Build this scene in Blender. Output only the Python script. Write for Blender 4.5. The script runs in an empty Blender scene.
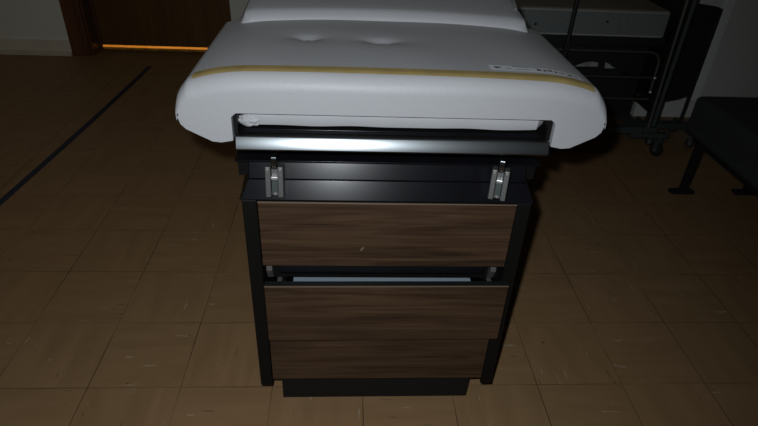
import bpy, bmesh, math, random
from mathutils import Vector, Matrix
random.seed(7)
PI = math.pi
col = bpy.context.scene.collection
T = 0.2286                     # nine inch floor tiles
TX, TY = -0.4901, 0.0343       # a corner of the tile grid

# ------------------------------------------------------------------ materials
def mat(name, color, rough=0.5, metal=0.0, spec=0.5, bump=0.0, bscale=60, var=0.0, vscale=8):
    m = bpy.data.materials.new(name); m.use_nodes = True
    nt = m.node_tree; b = nt.nodes['Principled BSDF']
    b.inputs['Base Color'].default_value = (*color, 1)
    b.inputs['Roughness'].default_value = rough
    b.inputs['Metallic'].default_value = metal
    b.inputs['Specular IOR Level'].default_value = spec
    tc = nt.nodes.new('ShaderNodeTexCoord')
    if bump:
        n = nt.nodes.new('ShaderNodeTexNoise'); n.inputs['Scale'].default_value = bscale
        n.inputs['Detail'].default_value = 4
        bp = nt.nodes.new('ShaderNodeBump'); bp.inputs['Strength'].default_value = bump
        bp.inputs['Distance'].default_value = 0.01
        nt.links.new(tc.outputs['Object'], n.inputs['Vector'])
        nt.links.new(n.outputs['Fac'], bp.inputs['Height'])
        nt.links.new(bp.outputs['Normal'], b.inputs['Normal'])
    if var:
        n2 = nt.nodes.new('ShaderNodeTexNoise'); n2.inputs['Scale'].default_value = vscale
        n2.inputs['Detail'].default_value = 5
        r = nt.nodes.new('ShaderNodeValToRGB')
        r.color_ramp.elements[0].position = .3; r.color_ramp.elements[1].position = .7
        r.color_ramp.elements[0].color = (*[c*(1-var) for c in color], 1)
        r.color_ramp.elements[1].color = (*[min(1, c*(1+var)) for c in color], 1)
        nt.links.new(tc.outputs['Object'], n2.inputs['Vector'])
        nt.links.new(n2.outputs['Fac'], r.inputs['Fac'])
        nt.links.new(r.outputs['Color'], b.inputs['Base Color'])
    return m

def wood_mat(name, dark, light, scale, rough=0.45, axis='x', spec=.5):
    m = bpy.data.materials.new(name); m.use_nodes = True
    nt = m.node_tree; N = nt.nodes; L = nt.links; b = N['Principled BSDF']
    tc = N.new('ShaderNodeTexCoord'); mp = N.new('ShaderNodeMapping')
    s = {'x': (1.9, 8, 36), 'z': (24, 8, 1.3)}[axis]
    mp.inputs['Scale'].default_value = tuple(v*scale for v in s)
    L.new(tc.outputs['Object'], mp.inputs['Vector'])
    n = N.new('ShaderNodeTexNoise'); n.inputs['Scale'].default_value = 1.0
    n.inputs['Detail'].default_value = 7; n.inputs['Roughness'].default_value = .62
    n.inputs['Distortion'].default_value = 1.1
    L.new(mp.outputs['Vector'], n.inputs['Vector'])
    mp2 = N.new('ShaderNodeMapping')
    s2 = {'x': (5, 30, 190), 'z': (190, 30, 5)}[axis]
    mp2.inputs['Scale'].default_value = tuple(v*scale for v in s2)
    L.new(tc.outputs['Object'], mp2.inputs['Vector'])
    n2 = N.new('ShaderNodeTexNoise'); n2.inputs['Scale'].default_value = 1.0; n2.inputs['Detail'].default_value = 3
    L.new(mp2.outputs['Vector'], n2.inputs['Vector'])
    mx = N.new('ShaderNodeMath'); mx.operation = 'MULTIPLY_ADD'; mx.inputs[1].default_value = .35
    L.new(n2.outputs['Fac'], mx.inputs[0]); 
    m2 = N.new('ShaderNodeMath'); m2.operation = 'MULTIPLY'; m2.inputs[1].default_value = .65
    L.new(n.outputs['Fac'], m2.inputs[0]); L.new(m2.outputs[0], mx.inputs[2])
    r = N.new('ShaderNodeValToRGB')
    r.color_ramp.elements[0].position = .36; r.color_ramp.elements[1].position = .64
    r.color_ramp.elements[0].color = (*dark, 1); r.color_ramp.elements[1].color = (*light, 1)
    L.new(mx.outputs[0], r.inputs['Fac']); L.new(r.outputs['Color'], b.inputs['Base Color'])
    b.inputs['Roughness'].default_value = rough; b.inputs['Specular IOR Level'].default_value = spec
    return m

def floor_mat():
    m = bpy.data.materials.new('vinyl_floor_tiles'); m.use_nodes = True
    nt = m.node_tree; N = nt.nodes; L = nt.links; b = N['Principled BSDF']
    def math_(op, a, bb=None, c=None):
        n = N.new('ShaderNodeMath'); n.operation = op
        for i, v in enumerate((a, bb, c)):
            if v is None: continue
            if isinstance(v, (int, float)): n.inputs[i].default_value = v
            else: L.new(v, n.inputs[i])
        return n.outputs[0]
    def ramp(fac, stops):
        r = N.new('ShaderNodeValToRGB'); e = r.color_ramp.elements
        e[0].position, e[1].position = stops[0][0], stops[-1][0]
        e[0].color = (*stops[0][1], 1); e[1].color = (*stops[-1][1], 1)
        for p, c in stops[1:-1]:
            k = e.new(p); k.color = (*c, 1)
        L.new(fac, r.inputs['Fac']); return r.outputs['Color']
    def mixc(mode, f, a, bb):
        n = N.new('ShaderNodeMix'); n.data_type = 'RGBA'; n.blend_type = mode
        if isinstance(f, (int, float)): n.inputs[0].default_value = f
        else: L.new(f, n.inputs[0])
        for i, v in ((6, a), (7, bb)):
            if isinstance(v, tuple): n.inputs[i].default_value = (*v, 1)
            else: L.new(v, n.inputs[i])
        return n.outputs[2]
    tc = N.new('ShaderNodeTexCoord'); sp = N.new('ShaderNodeSeparateXYZ')
    L.new(tc.outputs['Object'], sp.inputs[0])
    u = math_('DIVIDE', math_('SUBTRACT', sp.outputs[0], TX), T)
    v = math_('DIVIDE', math_('SUBTRACT', sp.outputs[1], TY), T)
    iu, iv = math_('FLOOR', u), math_('FLOOR', v)
    fu, fv = math_('FRACT', u), math_('FRACT', v)
    du = math_('MINIMUM', fu, math_('SUBTRACT', 1.0, fu))
    dv = math_('MINIMUM', fv, math_('SUBTRACT', 1.0, fv))
    # alternate the run of the marbling from tile to tile
    par = math_('MODULO', math_('ADD', math_('ADD', iu, iv), 100.0), 2.0)
    inv = math_('SUBTRACT', 1.0, par)
    a = math_('ADD', math_('MULTIPLY', u, par), math_('MULTIPLY', v, inv))
    c = math_('ADD', math_('MULTIPLY', v, par), math_('MULTIPLY', u, inv))
    cid = N.new('ShaderNodeCombineXYZ'); L.new(iu, cid.inputs[0]); L.new(iv, cid.inputs[1])
    wn = N.new('ShaderNodeTexWhiteNoise'); L.new(cid.outputs[0], wn.inputs['Vector'])
    def streak(sa, sc, detail, off, dist=.3):
        k = N.new('ShaderNodeCombineXYZ')
        L.new(math_('MULTIPLY', a, sa), k.inputs[0]); L.new(math_('MULTIPLY', c, sc), k.inputs[1])
        L.new(math_('MULTIPLY_ADD', wn.outputs['Value'], 37.0, off), k.inputs[2])
        n = N.new('ShaderNodeTexNoise'); n.inputs['Scale'].default_value = 1
        n.inputs['Detail'].default_value = detail; n.inputs['Distortion'].default_value = dist
        L.new(k.outputs[0], n.inputs['Vector']); return n.outputs['Fac']
    base = ramp(streak(1.0, 6, 5, 0), [(.3, (.264, .160, .074)), (.7, (.313, .193, .094))])
    tint = ramp(wn.outputs['Value'], [(0, (.965, .965, .965)), (1, (1.0, 1.0, 1.0))])
    base = mixc('MULTIPLY', 1.0, base, tint)
    ds = math_('MULTIPLY', math_('GREATER_THAN', streak(2.2, 17, 3, 5.5), .71), .55)
    base = mixc('MIX', ds, base, (.10, .07, .045))
    ls = math_('MULTIPLY', math_('GREATER_THAN', streak(3.0, 17, 3, 11.3), .71), .4)
    base = mixc('MIX', ls, base, (.50, .42, .32))
    # scuffs and black specks
    vz = N.new('ShaderNodeTexNoise'); vz.inputs['Scale'].default_value = 34; vz.inputs['Detail'].default_value = 2
    L.new(tc.outputs['Object'], vz.inputs['Vector'])
    base = mixc('MIX', math_('MULTIPLY', math_('GREATER_THAN', vz.outputs['Fac'], .755), .7), base, (.05, .035, .025))
    # seams, not equally dirty everywhere
    gn = N.new('ShaderNodeTexNoise'); gn.inputs['Scale'].default_value = 3.1
    L.new(tc.outputs['Object'], gn.inputs['Vector'])
    seam_s = math_('MULTIPLY', ramp(gn.outputs['Fac'], [(.35, (.12,)*3), (.6, (1.0,)*3)]), .8)
    lu = math_('LESS_THAN', du, .0058); lv = math_('LESS_THAN', dv, .006)
    seam = math_('MULTIPLY', math_('MAXIMUM', lu, math_('MULTIPLY', lv, .75)), seam_s)
    base = mixc('MIX', seam, base, (.035, .022, .013))
    L.new(base, b.inputs['Base Color'])
    b.inputs['Roughness'].default_value = .55
    b.inputs['Specular IOR Level'].default_value = .35
    return m

M = dict(
    vinyl=mat('off_white_vinyl', (.405, .412, .425), .48, bump=.05, bscale=120, spec=.3),
    black=mat('dark_metal', (.006, .006, .008), .205, metal=0.0, spec=.22, var=.2, vscale=12),
    kick=mat('blue_black_metal', (.0085, .0088, .0092), .5, spec=.3),
    gap=mat('flat_black_metal', (.006, .0055, .005), .5, spec=.3),
    post=mat('dark_post_metal', (.0055, .0055, .005), .55, spec=.2),
    chrome=mat('brushed_aluminium', (.165, .18, .187), .31, metal=1.0),
    steel=mat('dull_steel', (.17, .17, .165), .5, metal=.7, bump=.05, bscale=200),
    bolt=mat('bright_steel', (.75, .75, .73), .35, metal=.8),
    zinc=mat('zinc_runner', (.16, .15, .14), .5, metal=.5),
    walnut=wood_mat('walnut_laminate', (.024, .0125, .0065), (.094, .052, .028), 1.0),
    wedge=mat('laminate_edge', (.17, .12, .08), .5),
    door=wood_mat('stained_door_wood', (.085, .042, .007), (.14, .068, .014), .35, axis='z'),
    casing=wood_mat('reddish_casing_wood', (.085, .032, .012), (.15, .058, .022), .5, axis='z'),
    wall=mat('painted_wall', (.78, .80, .72), .7, bump=.05, bscale=40, var=.04, vscale=1.5),
    base=mat('painted_baseboard', (.72, .68, .56), .6, var=.05, vscale=6),
    shoe=mat('painted_shoe_moulding', (.55, .50, .40), .6, var=.1, vscale=9),
    pier=mat('grey_painted_wall', (.73, .76, .72), .7, var=.05, vscale=2),
    bead=mat('pale_corner_bead', (.93, .96, .96), .5),
    ceil=mat('ceiling_paint', (.7, .68, .62), .9),
    gold=mat('gold_tape', (.36, .27, .105), .40, var=.12, vscale=30),
    sticker=mat('paper_sticker', (.62, .64, .66), .5),
    ink=mat('grey_ink', (.06, .06, .07), .6),
    paper=mat('blue_white_paper', (.25, .31, .36), .7),
    tape=mat('blue_floor_tape', (.022, .028, .052), .6, var=.15, vscale=20),
    matt=mat('mattress_ticking', (.17, .19, .185), .8, bump=.2, bscale=160, var=.08, vscale=60),
    matt_top=mat('mattress_top_cloth', (.25, .22, .17), .8, bump=.2, bscale=60),
    piping=mat('mattress_piping', (.36, .37, .35), .7),
    bedtube=mat('bed_chrome_tube', (.20, .205, .19), .35, metal=.8),
    bedgrey=mat('bed_green_grey_enamel', (.05, .065, .062), .5),
    beddark=mat('bed_dark_enamel', (.012, .014, .013), .55),
    rubber=mat('black_rubber', (.012, .012, .012), .7),
    seatpad=mat('charcoal_upholstery', (.030, .038, .036), .75, bump=.2, bscale=200, var=.1, vscale=15),
    legs=mat('black_leg_enamel', (.008, .008, .008), .6),
)
M['floor'] = floor_mat()
def emis(name, color, s):
    m = bpy.data.materials.new(name); m.use_nodes = True
    b = m.node_tree.nodes['Principled BSDF']
    b.inputs['Base Color'].default_value = (*color, 1)
    b.inputs['Emission Color'].default_value = (*color, 1); b.inputs['Emission Strength'].default_value = s
    return m

# ------------------------------------------------------------------ mesh helpers
def box(bm, x0, x1, y0, y1, z0, z1, mt=None):
    vs = [bm.verts.new(p) for p in ((x0,y0,z0),(x1,y0,z0),(x1,y1,z0),(x0,y1,z0),(x0,y0,z1),(x1,y0,z1),(x1,y1,z1),(x0,y1,z1))]
    for f in ((3,2,1,0),(4,5,6,7),(0,1,5,4),(1,2,6,5),(2,3,7,6),(3,0,4,7)):
        bm.faces.new([vs[i] for i in f])
    if mt is not None: bmesh.ops.transform(bm, matrix=mt, verts=vs)
    return vs

def prism(bm, pts, a, b, axis='x', mt=None):
    """extrude a polygon along an axis; pts are in the two other axes"""
    def mk(p, t):
        return {'x': (t, p[0], p[1]), 'y': (p[0], t, p[1]), 'z': (p[0], p[1], t)}[axis]
    A = [bm.verts.new(mk(p, a)) for p in pts]; B = [bm.verts.new(mk(p, b)) for p in pts]
    n = len(pts); bm.faces.new(A); bm.faces.new(B[::-1])
    for i in range(n): bm.faces.new([A[(i+1) % n], A[i], B[i], B[(i+1) % n]])
    if mt is not None: bmesh.ops.transform(bm, matrix=mt, verts=A+B)
    return A+B

def tube(bm, pts, r, seg=12, round_n=0):
    pts = [Vector(p) for p in pts]
    rings = []; prev = None
    for i, p in enumerate(pts):
        if i == 0: d = pts[1]-p
        elif i == len(pts)-1: d = p-pts[i-1]
        else: d = (pts[i+1]-p).normalized()+(p-pts[i-1]).normalized()
        d.normalize()
        if prev is None:
            up = Vector((0, 0, 1)) if abs(d.z) < .9 else Vector((1, 0, 0))
            a = d.cross(up).normalized()
        else:
            a = (prev-d*prev.dot(d)).normalized()
        prev = a; b = d.cross(a)
        rr = r[i] if isinstance(r, (list, tuple)) else r
        rings.append([bm.verts.new(p+a*math.cos(2*PI*k/seg)*rr+b*math.sin(2*PI*k/seg)*rr) for k in range(seg)])
    for A, B in zip(rings, rings[1:]):
        for k in range(seg): bm.faces.new([A[k], A[(k+1) % seg], B[(k+1) % seg], B[k]])
    bm.faces.new(rings[0][::-1]); bm.faces.new(rings[-1])

def fillet(pts, r, n=6):
    """round the corners of a polyline"""
    pts = [Vector(p) for p in pts]; out = [pts[0]]
    for a, p, b in zip(pts, pts[1:], pts[2:]):
        u = (a-p).normalized(); v = (b-p).normalized()
        A, B = p+u*r, p+v*r
        for k in range(n+1):
            t = k/n; out.append((1-t)**2*A+2*t*(1-t)*p+t*t*B)
    out.append(pts[-1]); return out

def lathe(bm, prof, c, axis='z', seg=24):
    rings = []
    for r, t in prof:
        ring = []
        for k in range(seg):
            a = 2*PI*k/seg; x, y = r*math.cos(a), r*math.sin(a)
            p = {'z': (x, y, t), 'x': (t, x, y), 'y': (x, t, y)}[axis]
            ring.append(bm.verts.new(Vector(c)+Vector(p)))
        rings.append(ring)
    for A, B in zip(rings, rings[1:]):
        for k in range(seg): bm.faces.new([A[k], A[(k+1) % seg], B[(k+1) % seg], B[k]])
    bm.faces.new(rings[0][::-1]); bm.faces.new(rings[-1])

def obj(name, bm, m, parent=None, bevel=0, smooth=False, seg=2, loc=None, rotz=0, label=None):
    bmesh.ops.recalc_face_normals(bm, faces=bm.faces)
    me = bpy.data.meshes.new(name); bm.to_mesh(me); bm.free()
    for x in (m if isinstance(m, (list, tuple)) else [m]): me.materials.append(x)
    o = bpy.data.objects.new(name, me); col.objects.link(o)
    if parent is not None: o.parent = parent
    if loc is not None: o.location = loc
    o.rotation_euler.z = rotz
    if bevel:
        b = o.modifiers.new('bevel', 'BEVEL'); b.width = bevel; b.segments = seg; b.limit_method = 'ANGLE'
        b.angle_limit = math.radians(35); b.harden_normals = True
    if smooth or bevel:
        for p in me.polygons: p.use_smooth = True
        if not smooth or smooth == 'auto':
            me.set_sharp_from_angle(angle=math.radians(38))
    if label: o['label'] = label
    return o

def B(): return bmesh.new()
def thing(name, label, cat, loc=(0, 0, 0), rotz=0, group=None):
    o = bpy.data.objects.new(name, None); col.objects.link(o)
    o.location = loc; o.rotation_euler = (0, 0, rotz); o.empty_display_size = .1
    o['label'] = label; o['category'] = cat
    if group: o['group'] = group
    return o
def tag(o, label, cat, group=None):
    o['label'] = label; o['category'] = cat
    if group: o['group'] = group
    return o
def struct(name, bm, m, **k):
    o = obj(name, bm, m, **k)
    if k.get('parent') is None: o['kind'] = 'structure'
    return o

# ------------------------------------------------------------------ the room
XL, XR, YN, YF, H = -3.6, 3.2, -2.6, 2.625, 2.55
DX0, DX1, DT = -1.66, -.79, 2.04
bm = B(); box(bm, XL-.2, XR+.2, YN-.2, 4.2, -.05, 0); struct('floor', bm, M['floor'])
bm = B(); box(bm, XL-.2, XR+.2, YN-.2, 4.2, H, H+.05); struct('ceiling', bm, M['ceil'])
bm = B(); box(bm, XL-.1, XL, YN-.1, YF+.2, 0, H); struct('wall_left', bm, M['wall'])
bm = B(); box(bm, XR, XR+.1, YN-.1, YF+.2, 0, H); struct('wall_right', bm, M['wall'])
bm = B(); box(bm, XL, XR, YN-.1, YN, 0, H); struct('wall_behind', bm, M['wall'])
bm = B()
box(bm, XL, DX0-.025, YF, YF+.16, 0, H); box(bm, DX1, XR, YF, YF+.16, 0, H)
box(bm, DX0-.025, DX1, YF, YF+.16, DT+.03, H)
struct('wall_far', bm, M['wall'])
# corridor behind the door
bm = B(); box(bm, -2.6, 0.2, 4.1, 4.2, 0, H); box(bm, -2.7, -2.6, YF+.16, 4.2, 0, H); box(bm, .2, .3, YF+.16, 4.2, 0, H)
struct('wall_corridor', bm, M['wall'])
# grey wall end at the right
bm = B(); box(bm, 1.48, XR, 1.85, YF, 0, H); struct('wall_jutting', bm, M['pier'])
bm = B(); box(bm, 1.765, 1.812, 1.838, 1.85, .10, H); struct('trim_1', bm, M['bead'], bevel=.004)
bm = B(); box(bm, 1.812, XR, 1.845, 1.85, .0, .085); struct('baseboard_jutting', bm, M['pier'], bevel=.003)
# baseboard, left of the door
bm = B()
box(bm, XL, DX0-.125, YF-.012, YF, 0, .091)
b1 = struct('baseboard_far', bm, M['base'], bevel=.004)
bm = B(); prism(bm, [(YF-.012, 0), (YF-.03, 0), (YF-.028, .012), (YF-.020, .022), (YF-.012, .025)], XL, DX0-.125)
struct('trim_2', bm, M['shoe'])
# door
d = thing('door_1', 'brown stained wooden door with light showing beneath', 'door', (0, 0, 0))
del d['category']; del d['label']; d['kind'] = 'structure'
bm = B(); box(bm, DX0+.001, DX1-.0, 2.752, 2.792, .030, DT); obj('door_leaf', bm, M['door'], d, bevel=.002)
bm = B(); lathe(bm, [(.012, .0), (.012, -.04), (.027, -.045), (.030, -.065), (.02, -.078)], (DX1-.07, 2.752, 1.0), 'y'); obj('door_knob', bm, M['bolt'], d, smooth='auto')
bm = B()
box(bm, DX0-.025, DX0, YF-.002, YF+.16, 0, DT+.03); box(bm, DX0-.025, DX1, YF-.0, YF+.16, DT+.001, DT+.03)
box(bm, DX0, DX0+.014, 2.735, 2.7515, 0, DT)
obj('door_jamb', bm, M['casing'], d, bevel=.002)
bm = B(); box(bm, DX0-.125, DX0-.015, YF-.020, YF, 0, DT+.02); box(bm, DX0-.125, DX1-.0, YF-.02, YF, DT+.021, DT+.12)
obj('door_casing', bm, M['casing'], d, bevel=.006)
bm = B(); prism(bm, [(2.70, .0), (2.715, .013), (2.765, .013), (2.78, 0)], DX0, DX1); obj('threshold', bm, M['door'], d)

# tape line on the floor
bm = B()
pl = [(-1.268, 2.45), (-1.283, 2.1), (-1.300, 1.75), (-1.325, 1.35), (-1.357, .90), (-1.395, .35), (-1.43, -.3), (-1.46, -1.0)]
for z in (0.0002, .0009):
    vs = [[bm.verts.new((x-w, y, z)) for x, y in pl] for w in (.014, -.014)]
    for i in range(len(pl)-1): bm.faces.new([vs[0][i], vs[1][i], vs[1][i+1], vs[0][i+1]])
tag(obj('floor_tape', bm, M['tape']), 'long strip of dark blue tape stuck to the floor, leading towards the door', 'tape')

# ------------------------------------------------------------------ exam table
ET = thing('exam_table', 'medical exam table with off white vinyl top and three walnut drawers on a black base', 'exam table')
bm = B(); box(bm, -.231, .231, 0, 1.0, 0, .13); obj('toe_kick', bm, M['kick'], ET, bevel=.002)
# side panels with the broad post-like front edge
for s in (-1, 1):
    bm = B()
    a, b_ = sorted((s*.2475, s*.275))
    box(bm, a, b_, -.035, 1.05, .088, .600)
    obj('side_panel', bm, M['post'], ET, bevel=.0025)
bm = B(); box(bm, -.2475, .2475, .005, 1.04, .10, .112); box(bm, -.2475, .2475, 1.03, 1.045, .112, .6)
obj('cabinet_carcass', bm, M['gap'], ET)
# sloped ledge above the drawers
bm = B()
V = [(-.277, -.034, .600), (.277, -.034, .600), (.277, -.037, .602), (-.277, -.037, .602),
     (-.262, -.019, .636), (.262, -.019, .636), (-.277, .6, .600), (.277, .6, .600), (.277, .6, .626), (-.277, .6, .626),
     (-.277, .06, .626), (.277, .06, .626), (-.262, .0, .634), (.262, .0, .634)]
v = [bm.verts.new(p) for p in V]
for f in ((0,1,2,3), (3,2,5,4), (4,5,13,12), (0,6,7,1), (6,9,8,7), (12,13,11,10), (10,11,8,9), (3,4,12,10), (2,11,13,5), (0,3,10,9,6), (1,7,8,11,2)):
    bm.faces.new([v[i] for i in f])
obj('front_ledge', bm, M['black'], ET, bevel=.0015)
# recessed upper front, leaning back a little
bm = B(); prism(bm, [(-.016, .630), (.6, .630), (.6, .6645), (.001, .6645)], -.262, .262); obj('upper_front', bm, M['black'], ET, bevel=.002)
for s in (-1, 1):
    bm = B(); a, b_ = sorted((s*.284, s*.264)); box(bm, a, b_, .01, .03, .628, .6642); obj('corner_bracket', bm, M['post'], ET, bevel=.001)
bm = B(); box(bm, -.286, .286, -.006, 1.05, .6645, .6685); obj('top_plate', bm, M['black'], ET, bevel=.001)
bm = B(); box(bm, -.255, .255, .035, 1.0, .6685, .7315); obj('lift_frame', bm, M['gap'], ET, bevel=.003)

# drawers
def drawer(y0, z0, z1, hw, dx=0, rz=0, walls=True):
    D = bpy.data.objects.new('drawer', None); col.objects.link(D); D.parent = ET
    D.location = (dx, y0, 0); D.rotation_euler.z = rz
    bm = B(); box(bm, -hw, hw, 0, .016, z0, z1-.002); obj('drawer_front', bm, M['walnut'], D, bevel=.0012)
    bm = B(); box(bm, -hw, hw, .0012, .016, z1-.002, z1-.0002); obj('top_edge', bm, M['kick'], D)
    bm = B(); box(bm, -hw, hw, -.0003, .0012, z1-.002, z1); obj('edge_band', bm, M['wedge'], D)
    bm = B(); w = hw-.030
    t = z1-(.022 if z1 > .5 or z1 < .3 else .030)
    box(bm, -w, w, .0165, .026, z0+.02, t); box(bm, -w, -w+.008, .026, .50, z0+.02, t); box(bm, w-.008, w, .026, .50, z0+.02, t)
    box(bm, -w, w, .49, .50, z0+.02, t); box(bm, -w, w, .026, .49, z0+.02, z0+.026)
    obj('drawer_box', bm, M['black'], D, bevel=.001)
    for s in (-1, 1):
        bm = B(); a, b_ = sorted((s*(w+.002), s*(w+.012))); box(bm, a, b_, .02, .5, t-.022, t-.004)
        obj('runner', bm, M['zinc'], D, bevel=.001)
    return D
D1 = drawer(-.037, .4475, .5985, .2455)
bm = B(); prism(bm, [(-.0525, .4875), (-.0495, .4865), (-.0435, .4940), (-.0445, .4970), (-.0500, .4925)], -.0006, .0002, 'y'); obj('nick', bm, M['wedge'], D1, label='small pale nick in the walnut front')
drawer(-.066, .268, .4195, .2475, dx=.006, rz=math.radians(.4))
drawer(-.037, .112, .262, .2455)
bm = B(); box(bm, -.2455, .2455, -.006, .004, .3930, .440); obj('cross_member', bm, M['gap'], ET, bevel=.001)
# rail and runner blocks seen in the gap over the middle drawer
bm = B(); box(bm, -.213, .205, -.0345, -.026, .4275, .4465); obj('divider_rail', bm, M['black'], ET, bevel=.001)
for x in (-.236, .229):
    bm = B(); prism(bm, [(-.024, .424), (-.020, .438), (.004, .438), (.004, .396), (-.010, .396)], x-.006, x+.006)
    obj('runner_block', bm, M['zinc'], ET, bevel=.001)

# leg rest pad and its tray
bm = B(); box(bm, -.264, .264, -.0645, .45, .732, .744); obj('tray', bm, M['gap'], ET, bevel=.002)
bm = B(); prism(bm, [(-.074, .7225), (-.0765, .7255), (-.0695, .7445), (-.0675, .7465), (-.0655, .7465), (-.0655, .7225)], -.2665, .2675)
obj('tray_front_rail', bm, M['chrome'], ET, bevel=.0012, label='brushed metal strip')
bm = B(); box(bm, -.255, .255, -.050, -.046, .744, .752); obj('tray_lip', bm, M['black'], ET, bevel=.0015)
bm = B()
prof = [(-.040, .7535), (-.049, .759), (-.052, .770), (-.050, .779), (-.043, .7845), (-.03, .7862), (.40, .7862), (.40, .752)]
n = 40; st = []
for i in range(n+1):
    x = -.259+.519*i/n; e = min(i, n-i)/n*.519
    k = 0 if e > .02 else (1-math.sqrt(max(0, 1-((.02-e)/.02)**2)))
    st.append([bm.verts.new((x, y+.014*k+.0008*math.sin(x*60), z+(.772-z)*.35*k+.0006*math.sin(x*37+y*50))) for y, z in prof])
for A, C in zip(st, st[1:]):
    m_ = len(prof)
    for k in range(m_): bm.faces.new([A[k], A[(k+1) % m_], C[(k+1) % m_], C[k]])
bm.faces.new(st[0]); bm.faces.new(st[-1][::-1])
obj('leg_rest_pad', bm, M['vinyl'], ET, smooth='auto')
for s in (-1, 1):
    bm = B(); a, b_ = sorted((s*.2625, s*.2695)); box(bm, a, b_, -.060, .40, .744, .7855); obj('gap_shade_plate', bm, M['gap'], ET, bevel=.001)  # black plates added as shade in the gaps between pad and flaps
# stuffing bulging out at the worn left corner
bm = B(); bmesh.ops.create_icosphere(bm, subdivisions=4, radius=1)
for w in bm.verts:
    q = w.co.copy(); nn = 1+.18*math.sin(q.x*5+q.z*7)*math.sin(q.y*6+q.x*3)
    w.co = Vector((-.243+q.x*.019*nn, -.045+q.y*.010*nn, .7665+q.z*.0115*nn))
obj('torn_corner', bm, M['vinyl'], ET, smooth=True)

# seat cushion: one U-shaped profile with flaps, rounded at its front
def topz(x):
    a = abs(x); z = .8535-.002*(a/.27)**2
    if a > .235: z -= .0125*((a-.235)/.095)**2.2
    return z
half = [(.262, .787), (.270, .780), (.2705, .738), (.274, .734), (.290, .731), (.307, .7325), (.328, .7435), (.3475, .754), (.3555, .766), (.3595, .782), (.3605, .799), (.356, .812), (.350, .821), (.343, .829), (.337, .8355)]
outer_from = 3
tops = [.331-.662*i/56 for i in range(57)]
ring = [(x, z, 'i' if k < outer_from else 'o') for k, (x, z) in enumerate(half)]
ring += [(x, topz(x), 't') for x in tops]
ring += [(-x, z, 'i' if k < outer_from else 'o') for k, (x, z) in reversed(list(enumerate(half)))]
R_ = .030; Y0 = -.069
ys = []
for i in range(11):
    t = i/10*PI/2; ys.append((Y0+R_*(1-math.cos(t)), R_*(1-math.sin(t))))
yy = ys[-1][0]
while yy < .303: yy += .0075; ys.append((yy, 0))
for yy in (.3065, .32, .38, .45): ys.append((yy, 0))

buttons = [(-.157, .150, 1), (-.018, .138, 1.35)]
def dent(x, y):
    z = 0
    for bx_, by_, k in buttons:
        r2 = ((x-bx_)/(.020*k))**2+((y-by_)/.012)**2
        z -= .0075*math.exp(-r2)
        r3 = ((x-bx_)/(.05*k))**2+((y-by_)/.035)**2
        z -= .0030*math.exp(-r3)
    return z
bm = B(); st = []
for y, dd in ys:
    row = []
    for x, z, kd in ring:
        s = 1 if x > 0 else -1
        if kd == 't':
            z2 = z-dd+dent(x, y)+.0006*math.sin(x*23+y*17); x2 = x*(1-dd*.5)
            if y > .306: z2 = .795
        elif kd == 'o':
            if y > .306: z = min(z, .795)
            z2 = z+(-dd*.9 if z > .79 else (dd*.12 if z < .76 else 0)); x2 = x-s*dd*(.10 if abs(x) > .3 else 0)
        else: x2, z2 = x, z
        row.append(bm.verts.new((x2, y, z2)))
    st.append(row)
for A, C in zip(st, st[1:]):
    m_ = len(A)
    for k in range(m_): bm.faces.new([A[k], A[(k+1) % m_], C[(k+1) % m_], C[k]])
for row in (st[0], st[-1]):
    es = [bm.edges.get((row[k], row[(k+1) % len(row)])) for k in range(len(row))]
    bmesh.ops.triangle_fill(bm, use_beauty=True, edges=es)
so = obj('seat_cushion', bm, M['vinyl'], ET, smooth='auto', label='off white vinyl seat cushion with two tufts')
wn_ = so.modifiers.new('weighted', 'WEIGHTED_NORMAL'); wn_.keep_sharp = True; wn_.weight = 90
def surf(x, y, lift=.0008):
    """height of the seat's skin at x, y and its place near the rounded front"""
    dd = 0
    if y < Y0+R_:
        c_ = (Y0+R_-y)/R_; dd = R_*(1-math.sqrt(max(0, 1-c_*c_)))
    return Vector((x, y, topz(x)-dd+dent(x, y)+lift))
# gold tape across the seat's front edge
bm = B(); n = 70; rows = []
for j in range(7):
    row = []
    for i in range(n+1):
        x = -.330+.660*i/n
        yc = -.0355-.004*(abs(x)/.33)**3-.003*(x/.33)
        row.append(bm.verts.new(surf(x, yc-.0145+.025*j/6)))
    rows.append(row)
for A, C in zip(rows, rows[1:]):
    for k in range(n): bm.faces.new([A[k], A[k+1], C[k+1], C[k]])
obj('gold_tape', bm, M['gold'], ET, smooth=True, label='gold strip of tape across the seat front')
# sticker at the seat's right
def strip(bm, x0, x1, y0, y1, lift, n=14, k=3, skew=0):
    rows = []
    for j in range(k+1):
        rows.append([bm.verts.new(surf(x0+(x1-x0)*i/n, y0+(y1-y0)*j/k+skew*(x0+(x1-x0)*i/n-.165), lift)) for i in range(n+1)])
    for A, C in zip(rows, rows[1:]):
        for q in range(n): bm.faces.new([A[q], A[q+1], C[q+1], C[q]])
bm = B(); strip(bm, .160, .318, -.017, .009, .0007, 20, 3, -.085)
S = obj('sticker', bm, M['sticker'], ET, smooth=True, label='white printed sticker')
bm = B()
for (x0, x1, y0, y1) in ((.168, .176, .002, .010), (.176, .181, .006, .009), (.200, .230, .0145, .0165), (.186, .196, .003, .005), (.203, .212, .001, .003),
        (.215, .228, .002, .0035), (.232, .245, .0135, .015), (.240, .248, .002, .010), (.251, .256, .001, .009), (.259, .267, .004, .011), (.270, .274, .0, .009),
        (.277, .288, .004, .007), (.292, .300, -.001, .006), (.303, .312, .003, .006)):
    strip(bm, x0, x1, y0-.0095, y1-.0095, .0012, 4, 1, -.085)
obj('printing', bm, M['ink'], S)
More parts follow.
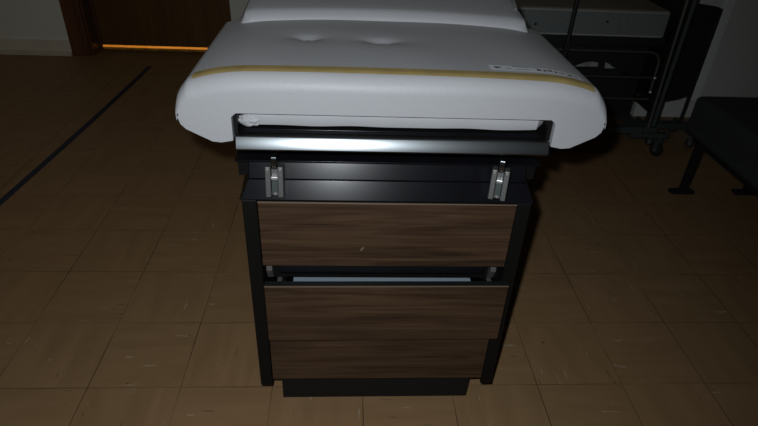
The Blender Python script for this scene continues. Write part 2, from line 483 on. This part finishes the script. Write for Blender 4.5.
# button caps
for bx_, by_, k in buttons:
    bm = B()
    lathe(bm, [(.0001, .002), (.006*k, .0016), (.0088*k, .0004), (.009*k, -.001)], (bx_, by_, topz(bx_)+dent(bx_, by_)+.0002), 'z', 20)
    obj('tuft_button', bm, M['vinyl'], ET, smooth=True)
# thin split at the front left corner
bm = B(); tube(bm, [(-.349, -.050, .8165), (-.344, -.050, .8225), (-.338, -.050, .8275)], [.0008, .0016, .0006], 6); obj('vinyl_split', bm, M['ink'], ET)

# backrest
BK = bpy.data.objects.new('backrest', None); col.objects.link(BK); BK.parent = ET
BK.location = (0, .250, .838); BK.rotation_euler = (math.radians(7), 0, 0)
bm = B(); st = []
NX = 44; th = .075
ysb = [(.028*(1-math.cos(i/7*PI/2)), .028*(1-math.sin(i/7*PI/2))) for i in range(8)]
ysb += [(.028+.65*i/24, 0) for i in range(1, 25)]
for y, dd in ysb:
    row = []
    hw = .306-.004*min(1, y/.25)
    for i in range(NX+1):
        x = -hw+2*hw*i/NX; e = min(i, NX-i)/NX*2*hw
        k = 0 if e > .03 else (1-math.sqrt(max(0, 1-((.03-e)/.03)**2)))
        row.append((x, y+.030*(1-(x/.3)**2)*max(0, 1-y/.3), .030-dd-.026*k))
    for x, z in ((hw+.004, -.012), (hw, -.028), (-hw, -.028), (-hw-.004, -.012)):
        row.append((x, y+(.0 if dd == 0 else .0), z+(dd*.2)))
    st.append([bm.verts.new(p) for p in row])
for A, C in zip(st, st[1:]):
    m_ = len(A)
    for k in range(m_): bm.faces.new([A[k], A[(k+1) % m_], C[(k+1) % m_], C[k]])
bm.faces.new(st[0]); bm.faces.new(st[-1][::-1])
obj('backrest_cushion', bm, M['vinyl'], BK, smooth='auto')
bm = B(); tube(bm, fillet([(.2825, .072, .0315), (.284, .080, .0355), (.292, .17, .0335), (.315, .19, .0)], .005), .0026, 10)
obj('release_lever', bm, M['bolt'], BK, smooth='auto')
bm = B(); box(bm, -.25, .25, .26, .62, -.048, -.0285); obj('backrest_board', bm, M['gap'], BK)
bm = B(); tube(bm, [(0, .62, .72), (0, .70, .97)], .012, 12); obj('backrest_support', bm, M['steel'], ET, smooth='auto')

# stirrup brackets
def bracket(x, yaw):
    Bk = bpy.data.objects.new('stirrup_bracket', None); col.objects.link(Bk); Bk.parent = ET
    Bk.location = (x, -.040, .648); Bk.rotation_euler = (math.radians(-10), 0, yaw)
    bm = B()
    box(bm, -.0160, -.0062, -.014, .012, -.030, .028); box(bm, .0062, .0160, -.014, .012, -.030, .028)
    box(bm, -.0062, .0062, -.003, .012, -.030, .024)
    obj('channel', bm, M['steel'], Bk, bevel=.0016)
    bm = B(); prism(bm, [(-.004, .020), (-.014, .036), (-.014, .046), (-.008, .050), (.006, .048), (.010, .030), (.010, .020)], -.0055, .0055); obj('latch_tongue', bm, M['chrome'], Bk, bevel=.002)
    bm = B(); box(bm, -.0062, .0062, -.012, -.003, .003, .009); obj('crossbar', bm, M['bolt'], Bk, bevel=.0015)
    bm = B(); box(bm, -.0054, .0054, -.008, -.003, -.022, -.001); obj('slide', bm, M['bedgrey'], Bk, bevel=.001)
    for bx_, bz in ((-.0112, .0235), (.0112, .0235), (0, -.0265)):
        bm = B(); lathe(bm, [(.0028, .003), (.0028, -.0005), (.0015, -.0018)], (bx_, -.0145 if bz > 0 else -.0035, bz), 'y', 14); obj('rivet', bm, M['bolt'], Bk, smooth='auto')
    return Bk
bracket(-.2095, 0); bracket(.2015, math.radians(-17))
# feet of the raised sides
for s in (-1, 1):
    bm = B(); a, b_ = sorted((s*.2315, s*.2475)); box(bm, a, b_, .30, .36, .0, .10); obj('foot', bm, M['kick'], ET)

# paper in the open drawer
bm = B()
for k in range(5): box(bm, -.193+.0006*k, .195-.0008*k, -.0235+.0006*k, .26, .3645+.003*k, .3668+.003*k)
box(bm, -.192, .194, -.022, .258, .2945, .3646)
tag(obj('paper_stack', bm, M['paper'], bevel=.0005), 'bluish white stack of papers showing in the slightly open middle drawer', 'paper')

# ------------------------------------------------------------------ hospital bed
HB = thing('hospital_bed', 'dark wheeled hospital bed with chrome side rail, behind the exam table', 'bed', (0, 1.36, 0))
bx0, bx1 = -.40, 1.26
bm = B(); box(bm, bx0, bx1, .03, .06, .505, .545); box(bm, bx0, bx1, .82, .85, .505, .545)
box(bm, bx0, bx0+.03, .06, .82, .505, .545); box(bm, bx1-.03, bx1, .06, .82, .505, .545)
box(bm, bx0+.03, bx1-.03, .06, .82, .53, .545)
obj('deck', bm, M['beddark'], HB, bevel=.003)
# understructure: dark side plate with raking arms
bm = B()
loops = [[(bx0, .17), (1.235, .17), (1.235, .49), (bx0, .49)],
         [(.912, .386), (.935, .398), (.965, .410), (.995, .415), (1.022, .412), (1.034, .405), (1.036, .388)],
         [(1.058, .414), (1.062, .382), (1.122, .382), (1.098, .394), (1.078, .406)]]
es = []
for lp in loops:
    vv = [bm.verts.new((x, .11, z)) for x, z in lp]
    es += [bm.edges.new((vv[k], vv[(k+1) % len(vv)])) for k in range(len(vv))]
bmesh.ops.triangle_fill(bm, use_beauty=True, edges=es)
bmesh.ops.solidify(bm, geom=bm.faces[:], thickness=.012)
obj('under_frame', bm, M['beddark'], HB)
bm = B(); box(bm, 1.300, 1.315, .03, .80, .20, 1.0); obj('headboard', bm, M['beddark'], HB, bevel=.004)
bm = B(); box(bm, bx0+.1, 1.16, .14, .5, .16, .24); obj('motor_housing', bm, M['beddark'], HB, bevel=.01)
# base beams
bm = B()
box(bm, bx0+.05, 1.27, -.005, .035, .118, .150); box(bm, bx0+.05, 1.27, .815, .855, .118, .150)
box(bm, 1.23, 1.27, .035, .815, .118, .150); box(bm, bx0+.05, bx0+.09, .035, .815, .118, .150)
obj('base_frame', bm, M['bedgrey'], HB, bevel=.004)
bm = B(); box(bm, 1.22, 1.40, .0, .03, .095, .119); obj('caster_arm', bm, M['bedgrey'], HB, bevel=.004)
# four uprights
for x, y in ((.15, .12), (.78, .12), (.15, .75), (.78, .75)):
    bm = B(); tube(bm, [(x, y+.02, .15), (x, y+.02, .505)], .018, 14); obj('upright', bm, M['beddark'], HB, smooth='auto')
# head end posts
def endpost(y):
    bm = B(); tube(bm, [(1.292, y, .150), (1.284, y, .5), (1.276, y, 1.02)], .008, 14)
    return obj('end_post', bm, M['bedtube'], HB, smooth='auto')
endpost(.0); endpost(.84)
bm = B(); tube(bm, fillet([(1.325, .02, .10), (1.325, .02, 1.04), (1.325, .82, 1.04), (1.325, .82, .10)], .05), .010, 12)
obj('end_hoop', bm, M['bedgrey'], HB, smooth='auto')
for y in (-.012, .81):
    bm = B(); box(bm, 1.27, 1.335, y, y+.042, .128, .150); obj('post_socket', bm, M['bedgrey'], HB, bevel=.003)
# side rail
SR = bpy.data.objects.new('side_rail', None); col.objects.link(SR); SR.parent = HB
bm = B(); tube(bm, fillet([(.25, -.02, .30), (.25, -.02, .497), (1.232, -.02, .497), (1.236, -.02, .32)], .055, 10), .006, 12)
obj('rail_hoop', bm, M['bedtube'], SR, smooth='auto')
bm = B(); tube(bm, [(.25, -.02, .388), (1.234, -.02, .388)], .0045, 10); obj('rail_bar', bm, M['bedtube'], SR, smooth='auto')
bm = B(); tube(bm, [(.25, -.02, .292), (1.236, -.02, .292)], .005, 10); obj('rail_bar', bm, M['bedtube'], SR, smooth='auto')
for z in (.388, .325):
    bm = B(); bmesh.ops.create_icosphere(bm, subdivisions=3, radius=.0075)
    bmesh.ops.translate(bm, verts=bm.verts, vec=(1.236, -.022, z)); obj('rail_joint', bm, M['bolt'], SR, smooth=True)
for x in (.5, 1.16):
    bm = B(); box(bm, x-.012, x+.012, -.012, .10, .36, .375); obj('rail_hinge', bm, M['beddark'], SR, bevel=.002)
bm = B(); box(bm, .60, .62, -.015, -.008, .30, .49); obj('rail_slat', bm, M['beddark'], SR, bevel=.002)
bm = B(); lathe(bm, [(.02, -.008), (.026, -.005), (.026, .005), (.02, .008)], (1.30, .18, .245), 'z'); tube(bm, [(1.29, .17, .245), (1.2, .17, .245)], .006)
obj('bumper', bm, M['beddark'], HB, smooth='auto')
def caster(parent, x, y, r=.032, rz=.4):
    Cc = bpy.data.objects.new('caster', None); col.objects.link(Cc); Cc.parent = parent; Cc.location = (x, y, 0); Cc.rotation_euler.z = rz
    bm = B(); lathe(bm, [(r*.55, -.010), (r*.93, -.010), (r, -.005), (r, .005), (r*.93, .010), (r*.55, .010)], (.0, 0, r), 'x', 28); obj('wheel', bm, M['rubber'], Cc, smooth='auto')
    bm = B(); lathe(bm, [(.007, -.0165), (.010, -.012), (.010, .012), (.007, .0165)], (0, 0, r), 'x', 16); obj('hub', bm, M['zinc'], Cc, smooth='auto')
    bm = B()
    for s in (-1, 1): prism(bm, [(-.008, r-.008), (.008, r-.008), (.012, 2*r+.012), (-.012, 2*r+.012)], s*.012, s*.015)
    box(bm, -.015, .015, -.014, .014, 2*r+.010, 2*r+.016); tube(bm, [(0, 0, 2*r+.014), (0, 0, 2*r+.034)], .008)
    obj('fork', bm, M['bedgrey'], Cc, bevel=.001)
    return Cc
for x, y, a in ((1.375, .015, .4), (1.25, .83, 1.2), (bx0+.08, .015, .3), (bx0+.08, .83, 2)):
    caster(HB, x, y, .032, a)
# mattress
bm = B(); box(bm, bx0+.01, 1.235, .0, .86, .547, .658)
for f in bm.faces:
    f.normal_update(); 
for f in bm.faces:
    f.material_index = 1 if f.normal.z > .9 else 0
mo = obj('mattress', bm, [M['matt'], M['matt_top']], None, bevel=.014, seg=4)
mo.location = (0, 1.36, 0)
tag(mo, 'grey mattress with piped edge lying on the wheeled bed', 'mattress')
bm = B()
for z in (.650, .556):
    tube(bm, fillet([(bx0+.3, -.001, z), (1.222, -.001, z), (1.236, .02, z), (1.236, .84, z)], .012), .0035, 8)
obj('piping', bm, M['piping'], mo, smooth='auto')
for x in (.680, .975):
    bm = B(); lathe(bm, [(.0055, .004), (.0055, -.002), (.002, -.003)], (x, 0, .592 if x < .8 else .61), 'y', 14); obj('vent_grommet', bm, M['rubber'], mo, smooth='auto')
# pale folded shape added behind the plate so its openings look lit
bm = B()
for k in range(3):
    st = []
    for i in range(25):
        x = .90+.235*i/24; sg = .004*math.sin(i*.9+k*1.7)
        z0, z1 = .241+k*.057, .241+k*.057+.055
        st.append([bm.verts.new(p) for p in ((x, .150+sg, z0+.006), (x, .146+sg, (z0+z1)/2), (x, .150+sg, z1-.006), (x, .165, z1), (x, .40, z1), (x, .40, z0), (x, .165, z0))])
    for A, C in zip(st, st[1:]):
        for q in range(7): bm.faces.new([A[q], A[(q+1) % 7], C[(q+1) % 7], C[q]])
    bm.faces.new(st[0]); bm.faces.new(st[-1][::-1])
fc = obj('folded_backing', bm, M['piping'], None, smooth='auto', loc=(0, 1.36, 0))
tag(fc, 'pale grey folded blanket added under the bed so the frame openings look lit', 'backing')
# iv pole clamped to the bed
IV = thing('iv_pole', 'thin dark drip pole standing upright in front of the grey mattress', 'drip pole', (.815, 1.322, 0))
bm = B(); tube(bm, [(0, 0, .36), (0, 0, 1.10)], .009, 14); obj('lower_pole', bm, M['beddark'], IV, smooth='auto')
bm = B(); tube(bm, [(0, 0, 1.10), (0, 0, 1.75)], .005, 12); obj('upper_pole', bm, M['bedtube'], IV, smooth='auto')
bm = B(); lathe(bm, [(.010, 1.07), (.012, 1.08), (.012, 1.10), (.007, 1.11)], (0, 0, 0), 'z'); obj('collar', bm, M['rubber'], IV, smooth='auto')
for s in (-1, 1):
    bm = B(); tube(bm, fillet([(0, 0, 1.745), (s*.07, 0, 1.745), (s*.085, 0, 1.71), (s*.10, 0, 1.74)], .012), .003, 8); obj('hook', bm, M['bedtube'], IV, smooth='auto')
bm = B(); box(bm, -.012, .012, -.010, .0095, .50, .53); obj('clamp', bm, M['rubber'], IV, bevel=.002)

# black wheeled panel between the bed end and the grey wall
WP = thing('wheeled_panel', 'black upright panel on a low wheeled base between the bed end and grey wall', 'screen', (0, 1.56, 0))
bm = B(); prism(bm, [(1.352, .19), (1.455, .205), (1.50, .215), (1.556, .235), (1.556, .640), (1.352, .665)], -.012, .012, 'y'); obj('panel', bm, M['rubber'], WP, bevel=.004)
bm = B(); tube(bm, [(1.405, 0.022, .07), (1.405, 0.022, .66)], .009, 12); tube(bm, [(1.563, 0, .07), (1.563, 0, .635)], .007, 12); obj('panel_post', bm, M['beddark'], WP, smooth='auto')
bm = B(); prism(bm, [(1.375, -.03), (1.64, -.03), (1.64, .02), (1.375, .02)], .066, .094, 'z'); obj('base_bar', bm, M['bedgrey'], WP, bevel=.004)
for x in (1.39, 1.585):
    bm = B(); box(bm, x, x+.02, -.09, .10, .055, .075); obj('base_foot', bm, M['bedgrey'], WP, bevel=.004)
for x, y in ((1.595, -.085), (1.40, .09), (1.595, .09), (1.40, -.07)): caster(WP, x, y, .022, .9)

# ------------------------------------------------------------------ bench seat at the right
BS = thing('bench_seat', 'low bench with thick charcoal upholstered seat on black legs, at the right edge', 'bench', (1.27, .0, 0))
bm = B(); box(bm, 0, .46, .0, 1.08, .262, .415)
bmesh.ops.subdivide_edges(bm, edges=bm.edges[:], cuts=6, use_grid_fill=True)
for w in bm.verts:
    if w.co.z > .41: w.co.z += .012*max(0, 1-((w.co.x-.23)/.23)**2)*max(0, 1-((w.co.y-.54)/.54)**2)
obj('seat', bm, M['seatpad'], BS, bevel=.045, seg=5)
bm = B(); box(bm, .03, .43, .03, .05, .235, .262); box(bm, .03, .43, 1.03, 1.05, .235, .262); box(bm, .03, .05, .05, 1.03, .235, .262); box(bm, .41, .43, .05, 1.03, .235, .262)
obj('seat_frame', bm, M['legs'], BS, bevel=.002)
for x, y in ((.065, 1.035), (.345, 1.035), (.065, .05), (.345, .05)):
    bm = B(); box(bm, x-.016, x+.016, y-.010, y+.010, .012, .24); lg = obj('leg', bm, M['legs'], BS, bevel=.002)
    bm = B(); box(bm, x-.055, x+.045, y-.018, y+.018, .0, .014); obj('foot_plate', bm, M['legs'], lg, bevel=.004)

# ------------------------------------------------------------------ camera and light
sc = bpy.context.scene
cd = bpy.data.cameras.new('camera'); co = bpy.data.objects.new('camera', cd); col.objects.link(co)
f, pitch, roll, yaw = 558.712, .575171, .051430, .0734048
cd.sensor_width = 36; cd.sensor_fit = 'HORIZONTAL'; cd.lens = f/758*36; cd.clip_start = .02
fw = Vector((math.sin(yaw)*math.cos(pitch), math.cos(yaw)*math.cos(pitch), -math.sin(pitch)))
r = Vector((math.cos(yaw), -math.sin(yaw), 0)); u = r.cross(fw)
r2 = r*math.cos(roll)+u*math.sin(roll); u2 = -r*math.sin(roll)+u*math.cos(roll)
CP = Vector((-.08362, -.92621, 1.15451))
mw = Matrix((( r2.x, u2.x, -fw.x, CP.x), (r2.y, u2.y, -fw.y, CP.y), (r2.z, u2.z, -fw.z, CP.z), (0, 0, 0, 1)))
co.matrix_world = mw
sc.camera = co
def light(name, kind, loc, energy, color, **k):
    l = bpy.data.lights.new(name, kind); l.energy = energy; l.color = color
    o = bpy.data.objects.new(name, l); col.objects.link(o); o.location = loc
    for a, v_ in k.items(): setattr(l, a, v_)
    return o
# the camera's own flash, a little up and left of the lens
fl = light('camera_flash', 'SPOT', CP+u2*.045-r2*.035, 35, (.90, .95, 1.0), shadow_soft_size=.012, spot_size=math.radians(122), spot_blend=1.0)
aim = (fw-r2*.11-u2*.14).normalized()
fl.rotation_euler = aim.to_track_quat('-Z', 'Y').to_euler()
# warm lamp in the corridor behind the door
light('corridor_lamp', 'AREA', (-1.2, 3.1, .9), 18, (1.0, .52, .10), shape='RECTANGLE', size=1.2, size_y=.3)
w = bpy.data.worlds.new('world'); sc.world = w; w.use_nodes = True
w.node_tree.nodes['Background'].inputs[0].default_value = (.9, .8, .65, 1)
w.node_tree.nodes['Background'].inputs[1].default_value = .0
# unseen warm fill, added to brighten the left wall and floor
light('left_fill', 'AREA', (-2.3, .6, H-.06), 1.9, (1.0, .80, .56), shape='RECTANGLE', size=1.2, size_y=.6)
vs = sc.view_settings
sc.display_settings.display_device = 'sRGB'
vs.view_transform = 'Standard'; vs.look = 'None'; vs.gamma = 1; vs.use_curve_mapping = False; vs.exposure = 0
